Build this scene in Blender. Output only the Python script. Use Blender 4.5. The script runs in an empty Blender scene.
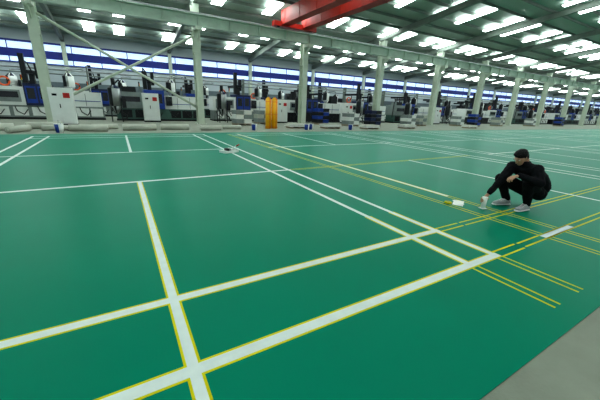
import bpy, bmesh, math, random
from mathutils import Vector, Matrix
random.seed(7)
S=bpy.context.scene
S.view_settings.view_transform='Standard'
try: S.view_settings.look='Medium High Contrast'
except Exception: pass
COL=bpy.context.collection

# ------------------------------------------------------------ materials
def lin(c):
    return tuple(((x/255)/12.92 if x/255<=.04045 else ((x/255+.055)/1.055)**2.4) for x in c)+(1,)
def mat(name,rgb,rough=.5,metal=0,var=.12,scale=3.0,bump=0.0,bscale=40,spec=.5,emit=None,es=0):
    m=bpy.data.materials.new(name); m.use_nodes=True
    nt=m.node_tree; b=nt.nodes['Principled BSDF']
    b.inputs['Roughness'].default_value=rough; b.inputs['Metallic'].default_value=metal
    b.inputs['Specular IOR Level'].default_value=spec
    tc=nt.nodes.new('ShaderNodeTexCoord'); nz=nt.nodes.new('ShaderNodeTexNoise')
    nz.inputs['Scale'].default_value=scale; nz.inputs['Detail'].default_value=4
    nt.links.new(tc.outputs['Object'],nz.inputs['Vector'])
    r=nt.nodes.new('ShaderNodeValToRGB'); c=lin(rgb)
    r.color_ramp.elements[0].position=.3; r.color_ramp.elements[1].position=.7
    r.color_ramp.elements[0].color=tuple(x*(1-var) for x in c[:3])+(1,)
    r.color_ramp.elements[1].color=tuple(min(1,x*(1+var)) for x in c[:3])+(1,)
    nt.links.new(nz.outputs['Fac'],r.inputs['Fac']); nt.links.new(r.outputs['Color'],b.inputs['Base Color'])
    if bump:
        n2=nt.nodes.new('ShaderNodeTexNoise'); n2.inputs['Scale'].default_value=bscale
        nt.links.new(tc.outputs['Object'],n2.inputs['Vector'])
        bp=nt.nodes.new('ShaderNodeBump'); bp.inputs['Strength'].default_value=bump; bp.inputs['Distance'].default_value=.02
        nt.links.new(n2.outputs['Fac'],bp.inputs['Height']); nt.links.new(bp.outputs['Normal'],b.inputs['Normal'])
    if emit:
        b.inputs['Emission Color'].default_value=lin(emit); b.inputs['Emission Strength'].default_value=es
    return m
M=dict(
 green=mat('green_flooring',(0,130,103),.36,var=.05,scale=.6,spec=.05),
 concrete=mat('concrete',(140,145,132),.75,var=.12,scale=2.5,bump=.15),
 white_line=mat('line_white',(216,226,222),.5,var=.05,scale=9,spec=.2),
 tape=mat('tape_yellow',(205,198,0),.5,var=.08,spec=.1),
 column=mat('column_paint',(196,206,190),.45,var=.05),
 beam=mat('rail_beam_paint',(172,190,175),.45,var=.08),
 rafter=mat('rafter_paint',(112,122,114),.5),
 roof=mat('roof_sheet',(150,166,156),.5,var=.08,scale=.5),
 wall=mat('wall_panel',(185,195,200),.6,var=.06,scale=.4),
 walllow=mat('wall_low_paint',(105,118,124),.6,var=.1,scale=.6),
 blueframe=mat('window_frame_blue',(20,42,140),.4),
 lamp=mat('skylight_panel',(240,245,245),.4,emit=(240,250,248),es=10),
 glass=mat('daylight_glass',(220,232,245),.3,emit=(190,215,255),es=.85),
 red=mat('crane_red',(178,42,28),.45,var=.1),
 mwhite=mat('machine_white',(225,229,226),.35,var=.04),
 mgrey=mat('machine_grey',(130,140,138),.5),
 mgreen=mat('machine_green',(70,102,94),.5),
 mblue=mat('machine_blue',(22,62,150),.4),
 mnavy=mat('machine_navy',(25,38,78),.4),
 dark=mat('dark_metal',(32,35,39),.4,.3),
 steel=mat('steel',(150,155,155),.3,.8),
 glassd=mat('dark_window',(20,30,35),.1),
 orange=mat('orange_paint',(220,90,30),.45),
 redp=mat('red_plastic',(190,40,35),.45),
 yellow=mat('yellow_plastic',(240,178,15),.45,var=.06),
 wood=mat('pallet_wood',(150,140,120),.7,bump=.3),
 card=mat('cardboard',(185,188,176),.8),
 cloth=mat('black_cloth',(18,19,24),.85,var=.3,scale=12,bump=.4,bscale=25,spec=.2),
 pants=mat('black_trousers',(15,16,20),.85,var=.3,scale=12,bump=.4,bscale=25,spec=.2),
 skin=mat('skin',(196,150,125),.55,var=.06,scale=20),
 lip=mat('lips',(150,85,80),.5), eyew=mat('eye_white',(225,225,222),.3), iris=mat('iris',(30,20,15),.2),
 hair=mat('black_hair',(14,13,14),.5,var=.3,scale=60,bump=.6,bscale=90,spec=.2),
 shoe=mat('shoe_grey',(175,176,178),.6,var=.1,scale=30), sole=mat('shoe_sole',(232,232,228),.55),
 paper=mat('white_plastic',(238,240,236),.45,var=.02),
 teal=mat('roll_teal',(70,160,135),.5),
)
# ------------------------------------------------------------ mesh builder
class MB:
    def __init__(s): s.bm=bmesh.new(); s.mats=[]
    def mi(s,m):
        m=M[m]
        if m not in s.mats: s.mats.append(m)
        return s.mats.index(m)
    def _tag(s,n0,m,smooth=False):
        i=s.mi(m); s.bm.faces.ensure_lookup_table()
        for f in s.bm.faces[n0:]: f.material_index=i; f.smooth=smooth
    def box(s,x0,x1,y0,y1,z0,z1,m,rot=None,piv=None):
        n0=len(s.bm.faces)
        g=bmesh.ops.create_cube(s.bm,size=1)
        vs=g['verts']
        bmesh.ops.scale(s.bm,verts=vs,vec=(x1-x0,y1-y0,z1-z0))
        bmesh.ops.translate(s.bm,verts=vs,vec=((x0+x1)/2,(y0+y1)/2,(z0+z1)/2))
        if rot is not None:
            bmesh.ops.rotate(s.bm,verts=vs,cent=piv or ((x0+x1)/2,(y0+y1)/2,(z0+z1)/2),matrix=rot)
        s._tag(n0,m)
    def cyl(s,p0,p1,r0,m,r1=None,seg=16,smooth=True):
        r1=r0 if r1 is None else r1
        p0=Vector(p0);p1=Vector(p1);d=p1-p0;L=d.length
        n0=len(s.bm.faces)
        g=bmesh.ops.create_cone(s.bm,cap_ends=True,segments=seg,radius1=max(r0,1e-4),radius2=max(r1,1e-4),depth=L)
        q=d.to_track_quat('Z','Y').to_matrix().to_4x4()
        bmesh.ops.transform(s.bm,verts=g['verts'],matrix=Matrix.Translation((p0+p1)/2)@q)
        s._tag(n0,m,smooth)
    def sph(s,c,r,m,sub=2):
        if not hasattr(r,'__len__'): r=(r,r,r)
        n0=len(s.bm.faces)
        g=bmesh.ops.create_icosphere(s.bm,subdivisions=sub,radius=1)
        bmesh.ops.scale(s.bm,verts=g['verts'],vec=r); bmesh.ops.translate(s.bm,verts=g['verts'],vec=c)
        s._tag(n0,m,True)
    def tube(s,pts,r,m,seg=10):
        for a,b in zip(pts,pts[1:]): s.cyl(a,b,r,m,seg=seg)
        for p in pts[1:-1]: s.sph(p,r,m,1)
    def torus(s,c,R,r,m,n=28,k=8,axis='Z'):
        n0=len(s.bm.faces); ring=[]
        for i in range(n):
            a=2*math.pi*i/n; row=[]
            for j in range(k):
                b=2*math.pi*j/k
                p=Vector(((R+r*math.cos(b))*math.cos(a),(R+r*math.cos(b))*math.sin(a),r*math.sin(b)))
                if axis=='X': p=Vector((p.z,p.x,p.y))
                if axis=='Y': p=Vector((p.x,p.z,p.y))
                row.append(s.bm.verts.new(p+Vector(c)))
            ring.append(row)
        for i in range(n):
            for j in range(k):
                s.bm.faces.new((ring[i][j],ring[(i+1)%n][j],ring[(i+1)%n][(j+1)%k],ring[i][(j+1)%k]))
        s._tag(n0,m,True)
    def mesh(s,name):
        me=bpy.data.meshes.new(name)
        bmesh.ops.recalc_face_normals(s.bm,faces=s.bm.faces[:])
        s.bm.to_mesh(me); s.bm.free()
        for m in s.mats: me.materials.append(m)
        return me
    def obj(s,name,loc=(0,0,0),rz=0,parent=None):
        return place(s.mesh(name),name,loc,rz,parent)
def place(me,name,loc=(0,0,0),rz=0,parent=None,sc=1):
    o=bpy.data.objects.new(name,me); COL.objects.link(o)
    o.location=loc; o.rotation_euler=(0,0,rz); o.scale=(sc,sc,sc)
    if parent: o.parent=parent
    return o

# ------------------------------------------------------------ camera
AX=Vector((0.8634,0.1189,-0.4903)); AY=Vector((-0.5031,0.2774,-0.8185)); AZ=AX.cross(AY).normalized()
AX.normalize(); AY=AZ.cross(AX)
cd=bpy.data.cameras.new('camera'); cam=bpy.data.objects.new('camera',cd); COL.objects.link(cam)
cam.matrix_world=Matrix.Translation((0,0,1.5))@Matrix((AX,AY,AZ)).to_4x4()
cd.lens=36*301/600; cd.clip_end=500; cd.clip_start=.05
S.camera=cam

# ------------------------------------------------------------ shell
XL,XR,YF,YB=-16,118,-12,34
def roofz(y): return 6.3+.13*(YB-y) if y>-6 else 6.3+.13*(YB+6)-.13*(-6-y)
b=MB(); b.box(XL,XR,YF,YB,-.2,0,'concrete'); b.obj('floor')
b=MB(); b.box(-14,100,.55,15.8,0.0005,.006,'green')
b.obj('sports_flooring')
# court lines
b=MB(); W=.036; Z0=.006; Z1=.0072
def vline(x,y0,y1,white=True,tape=True,w=W):
    T=.016 if white else .022
    if white: b.box(x-w,x+w,y0,y1,Z0,Z1,'white_line')
    if tape:
        for s_ in (-1,1): b.box(x+s_*(w+T/2)-T/2,x+s_*(w+T/2)+T/2,y0,y1,Z0,Z1-.0003,'tape')
def hline(y,x0,x1,white=True,tape=True,w=W):
    T=.016 if white else .022
    if white: b.box(x0,x1,y-w,y+w,Z0,Z1+.0002,'white_line')
    if tape:
        for s_ in (-1,1): b.box(x0,x1,y+s_*(w+T/2)-T/2,y+s_*(w+T/2)+T/2,Z0,Z1-.0002,'tape')
HY=[1.47,2.22,6.3,10.08,14.2,14.95]
for k in range(-1,11):
    o=k*7.45
    xs=[-2.83+o,-2.35+o,2.95+o,3.42+o]
    if k==0:
        vline(.21,1.1,6.3,w=.032); vline(.21,.56,1.1,white=False,w=.032); vline(.21,10.08,14.95,tape=False)
        for x in (xs[0],xs[1]): vline(x,1.47,14.95,tape=False)
        for x in (xs[2],xs[3]):
            vline(x,1.47,14.95,tape=False); vline(x,.72,3.0,white=False)
        hline(1.47,-2.9,3.47,w=.04); hline(2.22,-2.9,3.47)
        hline(1.47,3.47,3.95,white=False,w=.045); hline(2.22,3.47,3.95,white=False)
        hline(6.3,-2.9,3.47,tape=False,w=.042); hline(10.08,-2.9,3.47,tape=False)
        hline(14.2,-2.9,3.47,tape=False); hline(14.95,-2.9,3.47,tape=False)
    elif k==1:
        vline(xs[0],.85,14.95,white=False)
        vline(xs[1],.85,14.95,white=False); vline(xs[1],3.2,14.95,tape=False)
        for x in xs[2:]: vline(x,.9,14.95,tape=False)
        vline(.21+o,1.47,6.3,tape=False); vline(.21+o,10.08,14.95,tape=False)
        hline(1.47,4.55,5.4,w=.036,tape=True); hline(1.47,4.0,xs[3],white=False,tape=True,w=.036)
        hline(2.22,4.0,xs[3],white=False,tape=True)
        hline(6.3,3.47,xs[3],white=False,tape=True)
        for y in HY[3:]: hline(y,xs[0],xs[3],tape=False)
    else:
        for x in xs: vline(x,1.47,14.95,tape=False)
        vline(.21+o,1.47,6.3,tape=False); vline(.21+o,10.08,14.95,tape=False)
        for y in HY: hline(y,xs[0],xs[3],tape=False)
b.obj('court_lines')
# ceiling
b=MB()
def quad(bm,ps,mi):
    f=bm.faces.new([bm.verts.new(p) for p in ps]); f.material_index=mi
i=b.mi('roof')
y=-12
while y<YB:
    y2=min(y+2,YB)
    za,zb=roofz(y)+.1,roofz(y2)+.1
    quad(b.bm,[(XL,y,za),(XR,y,za),(XR,y2,zb),(XL,y2,zb)],i)
    y+=2
b.obj('ceiling')
b=MB()
y=-11
while y<YB:
    z=roofz(y); b.box(XL,XR,y-.03,y+.03,z-.1,z+.08,'rafter'); y+=1.5
b.obj('trim_purlins')
def slanted(b,x0,x1,ya,yb,za0,za1,zb0,zb1,m):
    i=b.mi(m); v=[b.bm.verts.new(p) for p in [(x0,ya,za0),(x1,ya,za0),(x1,ya,za1),(x0,ya,za1),(x0,yb,zb0),(x1,yb,zb0),(x1,yb,zb1),(x0,yb,zb1)]]
    for q in [(0,1,2,3),(4,7,6,5),(0,4,5,1),(3,2,6,7),(0,3,7,4),(1,5,6,2)]:
        f=b.bm.faces.new([v[j] for j in q]); f.material_index=i
CX=[-11.4+8.2*k for k in range(0,16)]
b=MB()
for x in CX:
    for (ya,yb) in ((YB,22),(22,8),(8,-6),(-6,-12)):
        za,zb=roofz(ya)-.1,roofz(yb)-.1
        slanted(b,x-.12,x+.12,ya,yb,za-.4,za,zb-.4,zb,'rafter')
b.obj('trim_roof_rafters')
# skylight lamps
b=MB()
for y in (30.5,26.5,21.6,16,10.5,5,-1,-7):
    x=-12.3
    z=lambda yy: roofz(yy)-.11
    hw,hl=(.36,1.0) if y>20 else (.22,1.5)
    while x<XR-4:
        for dx in ((0,2.0) if y>20 else (0,2.8)):
            slanted(b,x+dx-hw,x+dx+hw,y-hl,y+hl,z(y-hl)-.06,z(y-hl),z(y+hl)-.06,z(y+hl),'lamp')
        x+=5.6 if y>20 else 6.8
b.obj('ceiling_lights')
# walls
b=MB()
b.box(XL,XR,YB,YB+.2,0,2.6,'walllow'); b.box(XL,XR,YB,YB+.2,2.6,3.9,'wall')
b.box(XL,XR,YB+.12,YB+.2,3.9,5.6,'wall'); b.box(XL,XR,YB,YB+.2,5.6,roofz(YB)+.1,'wall')
b.obj('wall_back')
b=MB()
b.box(XL,XR,YB+.02,YB+.1,4.95,5.45,'glass'); b.box(XL,XR,YB+.02,YB+.1,4.0,4.35,'glass')
b.box(XL,XR,YB-.04,YB+.1,4.36,4.95,'blueframe')
b.box(XL,XR,YB-.04,YB+.1,3.86,4.0,'blueframe'); b.box(XL,XR,YB-.04,YB+.1,5.45,5.6,'blueframe')
x=XL+1
while x<XR:
    b.box(x-.03,x+.03,YB-.03,YB+.1,3.95,5.55,'blueframe'); x+=2.05
b.obj('window_1')
b=MB(); i=b.mi('wall')
quad(b.bm,[(XL,YF,0),(XL,YB,0),(XL,YB,6.4),(XL,-6,11.6),(XL,YF,10.8)],i); b.obj('wall_left')
b=MB(); i=b.mi('wall')
quad(b.bm,[(XR,YF,0),(XR,YB,0),(XR,YB,6.4),(XR,-6,11.6),(XR,YF,10.8)],i); b.obj('wall_right')
# ------------------------------------------------------------ columns, rail, crane
def column_mesh(h):
    b=MB()
    b.box(-.21,.21,-.3,-.27,0,h,'column'); b.box(-.21,.21,.27,.3,0,h,'column'); b.box(-.03,.03,-.27,.27,0,h,'column')
    b.box(-.32,.32,-.42,.42,0,.04,'column')
    for z in (1.5,3,4.5): b.box(-.2,.2,-.27,.27,z,z+.03,'column')
    b.box(-.2,.2,-.95,-.3,5.75,5.95,'column')
    slanted(b,-.03,.03,-.9,-.3,5.7,5.75,5.2,5.75,'column')
    for sx in (-.25,.25):
        for sy in (-.35,.35): b.cyl((sx,sy,.04),(sx,sy,.1),.02,'steel',seg=6)
    return b.mesh('steel_column')
cm=column_mesh(roofz(22)-.55)
for x in CX: place(cm,'steel_column',(x,22.3,0))
cm2=column_mesh(roofz(-8)-.6)
for x in CX: place(cm2,'steel_column',(x,-8.6,0),math.pi)
b=MB()
for x in CX:
    b.box(x-.15,x+.15,YB-.35,YB,0,roofz(YB)-.6,'column')
b.obj('trim_wall_pilasters')
for y in (21.65,-7.95):
    b=MB()
    b.box(XL,XR,y-.2,y+.2,6.58,6.62,'beam'); b.box(XL,XR,y-.2,y+.2,5.95,5.99,'beam'); b.box(XL,XR,y-.02,y+.02,5.99,6.58,'beam')
    x=XL+.5
    while x<XR: b.box(x-.01,x+.01,y-.18,y+.18,5.99,6.58,'beam'); x+=2.05
    b.box(XL,XR,y-.04,y+.04,6.62,6.74,'steel')
    b.obj('crane_rail_beam')
b=MB()
for gx in (0,1.7):
    b.box(gx-.32,gx+.32,-7.9,21.6,6.9,7.8,'red')
    for k in range(15): b.box(gx-.34,gx+.34,-7+2*k,-6.94+2*k,6.9,7.8,'red')
for y in (21.65,-7.95):
    b.box(-.9,2.6,y-.2,y+.2,6.8,7.1,'red')
    for gx in (-.5,2.2): b.cyl((gx,y-.1,6.88),(gx,y+.1,6.88),.14,'dark')
b.box(-.1,1.8,4,5.6,7.8,8.2,'red'); b.cyl((.85,4.2,7.9),(.85,5.4,7.9),.28,'yellow')
b.cyl((.85,4.8,7.6),(.85,4.8,5.6),.02,'dark'); b.box(.7,1,4.65,4.95,5.2,5.6,'yellow')
b.torus((.85,4.8,5.08),.1,.025,'dark',axis='X')
b.obj('overhead_crane',(11.1,0,0))
b=MB()
b.cyl((-3.1,22.3,1.0),(5.0,22.3,5.6),.075,'column'); b.cyl((-3.1,22.3,5.6),(5.0,22.3,1.0),.075,'column')
b.obj('column_cross_brace')
b=MB()
for y,z,r,m in ((29.5,3.3,.06,'mwhite'),(29.7,3.6,.05,'steel'),(29.5,3.0,.04,'mblue')):
    b.cyl((XL,y,z),(XR,y,z),r,m,seg=8)
x=XL+2
while x<XR: b.box(x-.05,x+.05,29.35,29.85,0,3.7,'rafter'); x+=6.2
b.obj('overhead_pipe_rack')

# ------------------------------------------------------------ machines
def machine(v):
    b=MB()
    b.box(0,6,-.65,.65,0,.12,'dark'); b.box(.05,5.95,-.62,.62,.12,.85,('mgrey','mgreen','dark')[v])
    for x in (.3,1.2,2.1,3.6,4.4,5.2): b.box(x,x+.7,-.65,-.62,.22,.75,'mwhite' if v==0 else 'dark')
    b.box(0,1.9,-.7,.7,.85,1.95,('mwhite','mgrey','mwhite')[v]); b.box(.2,1.7,-.73,-.7,1.05,1.75,'mgrey'); b.box(.3,1.6,-.74,-.73,1.3,1.65,'glassd')
    b.box(1.9,3.2,-.75,.75,.85,2.15,('mnavy','mblue','mnavy')[v])
    b.box(1.98,2.5,-.78,-.75,1.0,2.0,'mblue'); b.box(2.6,3.12,-.78,-.75,1.0,2.0,'mblue')
    b.box(2.05,2.43,-.79,-.78,1.25,1.9,'glassd'); b.box(2.67,3.05,-.79,-.78,1.25,1.9,'glassd')
    b.box(3.2,5.9,-.6,.6,.85,1.8,'mwhite'); b.box(3.25,5.85,-.62,-.6,1.2,1.24,'mblue')
    for x in (4.1,5.0): b.box(x,x+.02,-.615,-.6,.9,1.7,'dark')
    b.box(3.3,3.7,-.85,-.65,1.1,1.75,'dark'); b.box(3.33,3.67,-.86,-.85,1.4,1.7,'glassd')
    hx=(4.2,3.8,4.6)[v]
    b.cyl((hx,0,1.75),(hx,0,2.1),.1,'steel',.32); b.cyl((hx,0,2.1),(hx,0,2.75),.32,('steel','dark','mwhite')[v]); b.cyl((hx,0,2.75),(hx,0,2.95),.32,'mwhite',.12)
    b.box(2.2,2.45,-.2,.2,2.15,2.75,'dark'); b.box(2.15,2.5,-.5,2.2,2.75,2.95,'mwhite')
    b.box(1.9,2.15,-.4,-.15,2.2,(3.9,3.4,4.1)[v],'dark'); b.box(2.5,2.7,.1,.5,2.5,3.4,'mnavy')
    b.tube([(2.3,.3,2.95),(2.2,.1,3.4),(2.0,-.2,3.6),(2.0,-.25,3.3)],.04,'dark',8)
    b.tube([(hx,0,2.95),(hx,0,3.2),(4.9,.8,3.3),(5,2,3.3)],.04,'steel',8)
    b.cyl((1.7,.4,1.95),(1.7,.4,2.4),.04,'steel',seg=8)
    for k,m in enumerate(('mgreen','yellow','redp')): b.cyl((1.7,.4,2.4+.1*k),(1.7,.4,2.5+.1*k),.05,m,seg=10)
    if v==0: b.torus((.95,-.1,2.25),.25,.05,'orange',axis='Y')
    elif v==1:
        b.box(.5,1.4,-.4,.4,1.95,2.3,'mgrey'); b.tube([(.6,-.3,2.3),(.4,-.5,2.7),(-.1,-.6,2.2),(-.2,-.6,.6)],.05,'dark')
    else:
        b.box(5.0,5.7,-.4,.4,1.8,2.5,'dark'); b.cyl((.9,0,1.95),(.9,0,2.7),.3,'mgrey'); b.box(.2,.5,-.4,.3,1.95,2.5,'dark')
    for q in range(5):
        xx=.2+1.1*q; b.tube([(xx,-.66,.8),(xx+.1,-.8,.5),(xx+.4,-.8,.3),(xx+.6,-.68,.6)],.025,'dark',6)
    return b.mesh('injection_molding_machine')
mm=[machine(i) for i in range(3)]
k=0; x=-13.5
order=[2,0,1,0,2,0,1,0,2,0,1,0,2,1,0,1,0,2]
while x<105:
    place(mm[order[k%18]],'injection_molding_machine',(x,26+(k%2)*.5,0)); x+=6.6+.5*random.random(); k+=1
x=-11.0; k=4
while x<105:
    place(mm[order[k%18]],'injection_molding_machine',(x,31.3,0)); x+=7.0+.8*random.random(); k+=1
def dryer():
    b=MB()
    for sx in (-.3,.3):
        for sy in (-.3,.3): b.cyl((sx,sy,0),(sx,sy,1.1),.03,'dark',seg=8)
    b.cyl((0,0,.5),(0,0,1.0),.08,'steel',.36); b.cyl((0,0,1.0),(0,0,2.1),.36,'steel'); b.cyl((0,0,2.1),(0,0,2.3),.36,'steel',.15)
    b.box(.38,.6,-.2,.2,.9,1.5,'mwhite'); b.cyl((0,0,2.3),(0,0,2.7),.12,'mnavy')
    b.tube([(.3,0,.6),(.55,0,.4),(.55,0,.2),(.1,-.4,.15)],.05,'dark')
    return b.mesh('material_dryer')
dm=dryer()
for x in (-7.0,0.0,7.1,14.0,21.0,28,35.2,42,56): place(dm,'material_dryer',(x,24.2,0))
def cabinet():
    b=MB(); b.box(-.5,.5,-.3,.3,.08,1.9,'mwhite'); b.box(-.46,-.02,-.32,-.3,.15,1.82,'mwhite'); b.box(.02,.46,-.32,-.3,.15,1.82,'mwhite')
    b.box(-.52,.52,-.32,.32,0,.1,'dark'); b.box(-.1,-.06,-.35,-.32,.9,1.1,'dark'); b.box(.1,.38,-.33,-.32,1.4,1.65,'redp'); b.box(-.35,-.15,-.33,-.32,1.5,1.6,'glassd')
    return b.mesh('control_cabinet')
cb=cabinet()
for x,y in ((-2.4,20.6),(2.1,24.2),(12.2,24.2),(19.4,24.2),(33,24.2)): place(cb,'control_cabinet',(x,y,0))
def crates(c1,c2,n):
    b=MB()
    for i in range(5): b.box(-.6,.6,-.5+.22*i,-.38+.22*i,.12,.15,'wood')
    for i in (-.55,0,.45): b.box(i,i+.1,-.5,.5,0,.12,'wood')
    for k in range(n):
        for sx in (-.3,.3):
            m=c1 if (k+int(sx>0))%2 else c2
            z=.15+.3*k
            b.box(sx-.27,sx+.27,-.45,.45,z,z+.26,m); b.box(sx-.29,sx+.29,-.47,.47,z+.22,z+.28,m)
    return b.mesh('crate_pallet')
cs=[crates('mblue','dark',4),crates('mwhite','mgrey',3),crates('mnavy','dark',4),crates('card','mgrey',3)]
for i,(x,y) in enumerate(((-8.5,21),(-6.3,20.2),(7.6,21.2),(9.8,22.6),(15.2,22.5),(17,20.6),(19.3,20.4),(24.3,20.8),(26.2,21),(32.5,21),(35,20.6),(40.6,21),(49,21),(58,21))):
    place(cs[[2,1,1,3,0,1,2,1,3,1,0,3,1,0][i]],'crate_pallet',(x,y,0),.05*((i%3)-1))
def yroll():
    b=MB(); b.cyl((0,0,0),(0,0,1.8),.19,'yellow',seg=24); b.cyl((0,0,1.8),(0,0,1.9),.19,'yellow',.1,seg=24); b.cyl((0,0,1.9),(0,0,1.94),.05,'dark')
    for z in (.1,.9,1.65): b.torus((0,0,z),.19,.012,'orange')
    return b.mesh('yellow_roll')
yr=yroll()
place(yr,'yellow_roll',(8.35,18.3,0)); place(yr,'yellow_roll',(8.78,18.3,0))
def froll(m,L,r):
    b=MB(); b.cyl((-L/2,0,r),(L/2,0,r),r,m,seg=20)
    b.torus((L/2,0,r),r*.7,.01,'card',axis='X'); b.torus((-L/2,0,r),r*.7,.01,'card',axis='X'); b.cyl((L/2,0,r),(L/2+.02,0,r),r*.3,'card'); b.cyl((-L/2-.02,0,r),(-L/2,0,r),r*.3,'card')
    return b.mesh('flooring_roll')
fr=[froll('teal',1.4,.15),froll('paper',1.2,.13),froll('mgrey',1.1,.12),froll('mgreen',1.5,.15)]
for i,(x,y,a) in enumerate(((-4.6,17.6,.3),(-3.6,16.9,1.2),(-2.4,17.5,.1),(-1.2,17.0,-.2),(-3.0,18.6,.5),(-5.2,18.8,.0),(-.6,18.3,.15),(.9,17.4,.05),(2.6,17.7,-.1),(4.4,17.2,.2),(5.8,17.9,0),(-6.4,17.3,.6))):
    place(fr[i%4],'flooring_roll',(x,y,0),a)
def bucket():
    b=MB(); b.cyl((0,0,0),(0,0,.36),.14,'mblue',.165,seg=24); b.torus((0,0,.36),.165,.012,'mwhite'); b.torus((0,0,.36),.16,.006,'steel',axis='X')
    b.cyl((0,0,.345),(0,0,.35),.16,'mwhite'); return b.mesh('paint_bucket')
bk=bucket()
for x,y in ((10.6,17.2),(11.1,17.5),(14.1,17.0),(-2.2,16.5),(6.9,17.1)): place(bk,'paint_bucket',(x,y,0))
def stack():
    b=MB()
    for k in range(4): b.box(-.7,.7,-.4,.4,.12+.05*k,.165+.05*k,'card' if k%2 else 'paper')
    for i in (-.6,0,.5): b.box(i,i+.1,-.4,.4,0,.12,'wood')
    return b.mesh('sheet_stack')
st=stack()
for x,y in ((10.6,18.6),(13.2,18.2),(16.4,17.6),(21,18),(30,18)): place(st,'sheet_stack',(x,y,0))
b=MB()
b.box(-.25,.25,-.15,.15,.009,.02,'paper'); b.box(-.25,.25,-.16,-.14,.009,.08,'paper'); b.box(-.25,.25,.14,.16,.009,.08,'paper'); b.box(-.26,-.24,-.16,.16,.009,.08,'paper')
b.box(.24,.26,-.16,.16,.009,.08,'paper'); b.cyl((-.05,-.12,.1),(-.05,.12,.1),.045,'dark'); b.tube([(-.05,.13,.1),(.08,.15,.12),(.08,0,.13),(.35,0,.2)],.01,'steel',6); b.cyl((.3,0,.18),(.42,0,.22),.02,'redp')
b.obj('paint_tray',(2.9,9.3,0),.4)
b=MB(); b.torus((0,0,.012+.02),.045,.016,'tape'); b.torus((0,0,.032),.03,.006,'card'); b.obj('masking_tape_roll',(4.66,2.9,0))
b=MB(); b.box(-.16,.16,-.08,.08,.0095,.018,'paper'); b.box(-.1,.14,-.05,.06,.018,.024,'paper',rot=Matrix.Rotation(.4,3,'Z')); b.obj('masking_paper',(4.86,2.84,0),.5)

# ------------------------------------------------------------ crouching man
def hullobj(name,segs,m,parent,voxel=.012,smooth=6,disp=0):
    bm=bmesh.new()
    for seg in segs:
        pts=[]
        for p,r in seg:
            if not hasattr(r,'__len__'): r=(r,r,r)
            tmp=bmesh.new(); bmesh.ops.create_icosphere(tmp,subdivisions=2,radius=1)
            for v in tmp.verts: pts.append(Vector((v.co.x*r[0]+p[0],v.co.y*r[1]+p[1],v.co.z*r[2]+p[2])))
            tmp.free()
        vs=[bm.verts.new(p) for p in pts]
        g=bmesh.ops.convex_hull(bm,input=vs)
        kill=[e for e in g['geom_interior'] if isinstance(e,bmesh.types.BMVert)]
        kill+=[v for v in vs if v.is_valid and not v.link_faces and v not in kill]
        bmesh.ops.delete(bm,geom=list(set(kill)),context='VERTS')
    me=bpy.data.meshes.new(name); bm.to_mesh(me); bm.free(); me.materials.append(M[m])
    o=place(me,name,parent=parent)
    r=o.modifiers.new('r','REMESH'); r.mode='VOXEL'; r.voxel_size=voxel; r.use_smooth_shade=True
    s=o.modifiers.new('s','SMOOTH'); s.iterations=smooth; s.factor=.5
    if disp:
        t=bpy.data.textures.new(name+'_t','CLOUDS'); t.noise_scale=.09
        d=o.modifiers.new('d','DISPLACE'); d.texture=t; d.strength=disp; d.mid_level=.5
    return o
man=bpy.data.objects.new('crouching_man',None); COL.objects.link(man)
man.location=(5.57,2.28,.0075); man.rotation_euler=(0,0,math.radians(166)); man.scale=(1.06,1.06,1.02)
RS=(.05,-.17,.655); RE=(.29,-.11,.45); RW=(.48,-.095,.255)
LS=(.01,.18,.67); LE=(.09,.33,.50); LW=(.29,.16,.585)
hullobj('jacket',[
 [((-.33,0,.35),(.155,.2,.12)),((-.28,0,.46),(.16,.2,.13))],
 [((-.28,0,.46),(.16,.2,.13)),((-.12,0,.59),(.155,.205,.13))],
 [((-.12,0,.58),(.15,.2,.13)),((.0,.13,.655),.092),((.02,-.13,.64),.092)],
 [((.01,.06,.68),.078),((.01,-.06,.68),.078),((.06,0,.745),(.066,.068,.04))],
 [((.02,0,.73),(.06,.075,.035)),((.0,0,.75),(.04,.07,.03))],
 [(RS,.086),(RE,.062)],[(RE,.062),(RW,.043)],
 [(LS,.088),(LE,.066)],[(LE,.066),(LW,.043)],
],'cloth',man,.012,4,.025)
hullobj('trousers',[
 [((-.32,0,.27),(.15,.18,.11)),((-.29,0,.34),(.14,.175,.1))],
 [((-.28,.09,.26),.118),((.13,.2,.46),.082)],[((.13,.2,.46),.082),((-.02,.145,.12),.056)],
 [((-.28,-.09,.26),.118),((.19,-.21,.45),.082)],[((.19,-.21,.45),.082),((.04,-.15,.12),.056)],
],'pants',man,.012,4,.022)
for nm,(fx,fy,a) in dict(shoe_left=(0,.145,.12),shoe_right=(.06,-.15,-.15)).items():
    e=bpy.data.objects.new(nm,None); COL.objects.link(e); e.parent=man; e.location=(fx,fy,0.001); e.rotation_euler=(0,0,a)
    hullobj(nm+'_upper',[[((-.055,0,.06),(.045,.04,.045)),((0,0,.085),(.05,.042,.045)),((.05,0,.065),(.05,.042,.04))],
        [((0,0,.06),(.05,.042,.04)),((.15,.0,.045),(.055,.046,.03))]],'shoe',e,.007,3)
    hullobj(nm+'_sole',[[((-.065,0,.018),(.045,.043,.018)),((.05,0,.018),(.04,.045,.018))],[((.05,0,.018),(.04,.045,.018)),((.155,0,.018),(.06,.052,.018))]],'sole',e,.006,2)
    b=MB()
    for k in range(4): b.cyl((.03+.025*k,-.03,.108-.011*k),(.03+.025*k,.03,.108-.011*k),.006,'sole',seg=8)
    b.obj(nm+'_laces',parent=e)
hd=bpy.data.objects.new('head',None); COL.objects.link(hd); hd.parent=man
hd.location=(.15,0,.825); hd.rotation_euler=(0,math.radians(36),math.radians(8))
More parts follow.
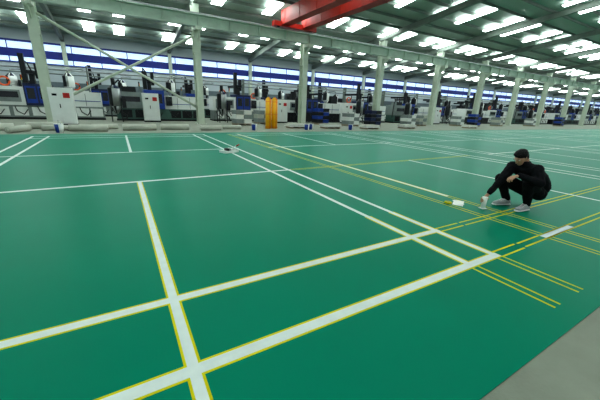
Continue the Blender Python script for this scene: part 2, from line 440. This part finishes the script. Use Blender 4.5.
hullobj('face',[
 [((-.01,0,.02),(.094,.076,.098))],
 [((.02,0,.0),(.068,.066,.07)),((.042,0,-.075),(.044,.04,.032))],
 [((.086,0,.02),(.008,.008,.01)),((.108,0,-.018),(.012,.013,.01))],
 [((.082,.032,.034),(.012,.02,.006)),((.082,-.032,.034),(.012,.02,.006))],
 [((-.005,.078,0),(.014,.008,.028))],[((-.005,-.078,0),(.014,.008,.028))],
 [((.082,0,-.05),(.01,.024,.008))],
],'skin',hd,.006,2)
hullobj('neck',[[((-.02,0,-.03),(.055,.055,.05)),((-.07,0,-.1),(.058,.06,.05))]],'skin',hd,.01,2)
hullobj('hair',[
 [((-.028,0,.045),(.1,.084,.09)),((.005,0,.078),(.075,.075,.052))],
 [((-.048,0,0),(.072,.082,.08)),((-.06,0,-.045),(.05,.06,.04))],
 [((.04,.03,.092),(.038,.035,.02)),((.04,-.03,.092),(.038,.035,.02))],
 [((.0,.072,.035),(.018,.012,.03))],[((.0,-.072,.035),(.018,.012,.03))],
],'hair',hd,.007,2,.008)
b=MB()
for s_ in (-1,1):
    b.sph((.081,s_*.031,.014),(.009,.013,.006),'eyew'); b.sph((.088,s_*.031,.013),(.004,.006,.005),'iris')
    b.box(.086,.092,s_*.031-.016,s_*.031+.016,.034,.039,'hair')
b.sph((.09,0,-.052),(.006,.022,.006),'lip'); b.obj('facial_features',parent=hd)
ox=.085
cx,cy=.50+ox,-.06; R=.047
fing=[[((.388+ox,-.095,.25),(.026,.026,.026)),((.45+ox,-.108,.17),(.022,.018,.036))],
      [((.45+ox,-.108,.165),(.022,.016,.036)),((.492+ox,-.112,.14),(.016,.013,.038))]]
for k,z in enumerate((.172,.153,.134,.116)):
    ex=(10,25,20,-5)[k]
    angs=[-85,-50,-20,ex]
    P=[(cx+R*math.cos(math.radians(a)),cy+R*math.sin(math.radians(a)),z-.004*j) for j,a in enumerate(angs)]
    for j in range(3): fing.append([(P[j],.0092-.0008*j),(P[j+1],.0088-.0008*j)])
T_=[(.445+ox,-.1,.185),(.452+ox,-.07,.18),(.462+ox,-.035,.172)]
for j in range(2): fing.append([(T_[j],.0115-.001*j),(T_[j+1],.0105-.001*j)])
hullobj('right_hand',fing,'skin',man,.004,1)
fing=[[((.285,.163,.59),(.028,.026,.024)),((.34,.128,.562),(.026,.034,.016))],[((.34,.128,.562),(.024,.034,.016)),((.372,.115,.547),(.014,.038,.013))]]
for k,dy in enumerate((-.034,-.011,.012,.034)):
    l=(.9,1.05,1.0,.8)[k]; bx,by,bz=.375-.004*abs(k-1.5),.115+dy,.545
    P=[(bx,by,bz),(bx+.03*l,by-.003,bz-.018*l),(bx+.042*l,by-.004,bz-.045*l),(bx+.036*l,by-.004,bz-.066*l)]
    for j in range(3): fing.append([(P[j],.0092-.0007*j),(P[j+1],.0088-.0007*j)])
T_=[(.325,.095,.562),(.345,.07,.547),(.368,.062,.527)]
for j in range(2): fing.append([(T_[j],.0115-.001*j),(T_[j+1],.0105-.001*j)])
hullobj('left_hand',fing,'skin',man,.004,1)
b=MB(); b.cyl((cx,cy,.006),(cx,cy,.19),.03,'paper',.037,seg=28); b.torus((cx,cy,.19),.037,.003,'paper'); b.box(cx-.045,cx+.045,cy-.04,cy+.04,.003,.012,'paper')
b.obj('putty_cup',parent=man)

# ------------------------------------------------------------ world
w=bpy.data.worlds.new('world'); S.world=w; w.use_nodes=True
bg=w.node_tree.nodes['Background']; bg.inputs[0].default_value=(.85,.95,1,1); bg.inputs[1].default_value=.6
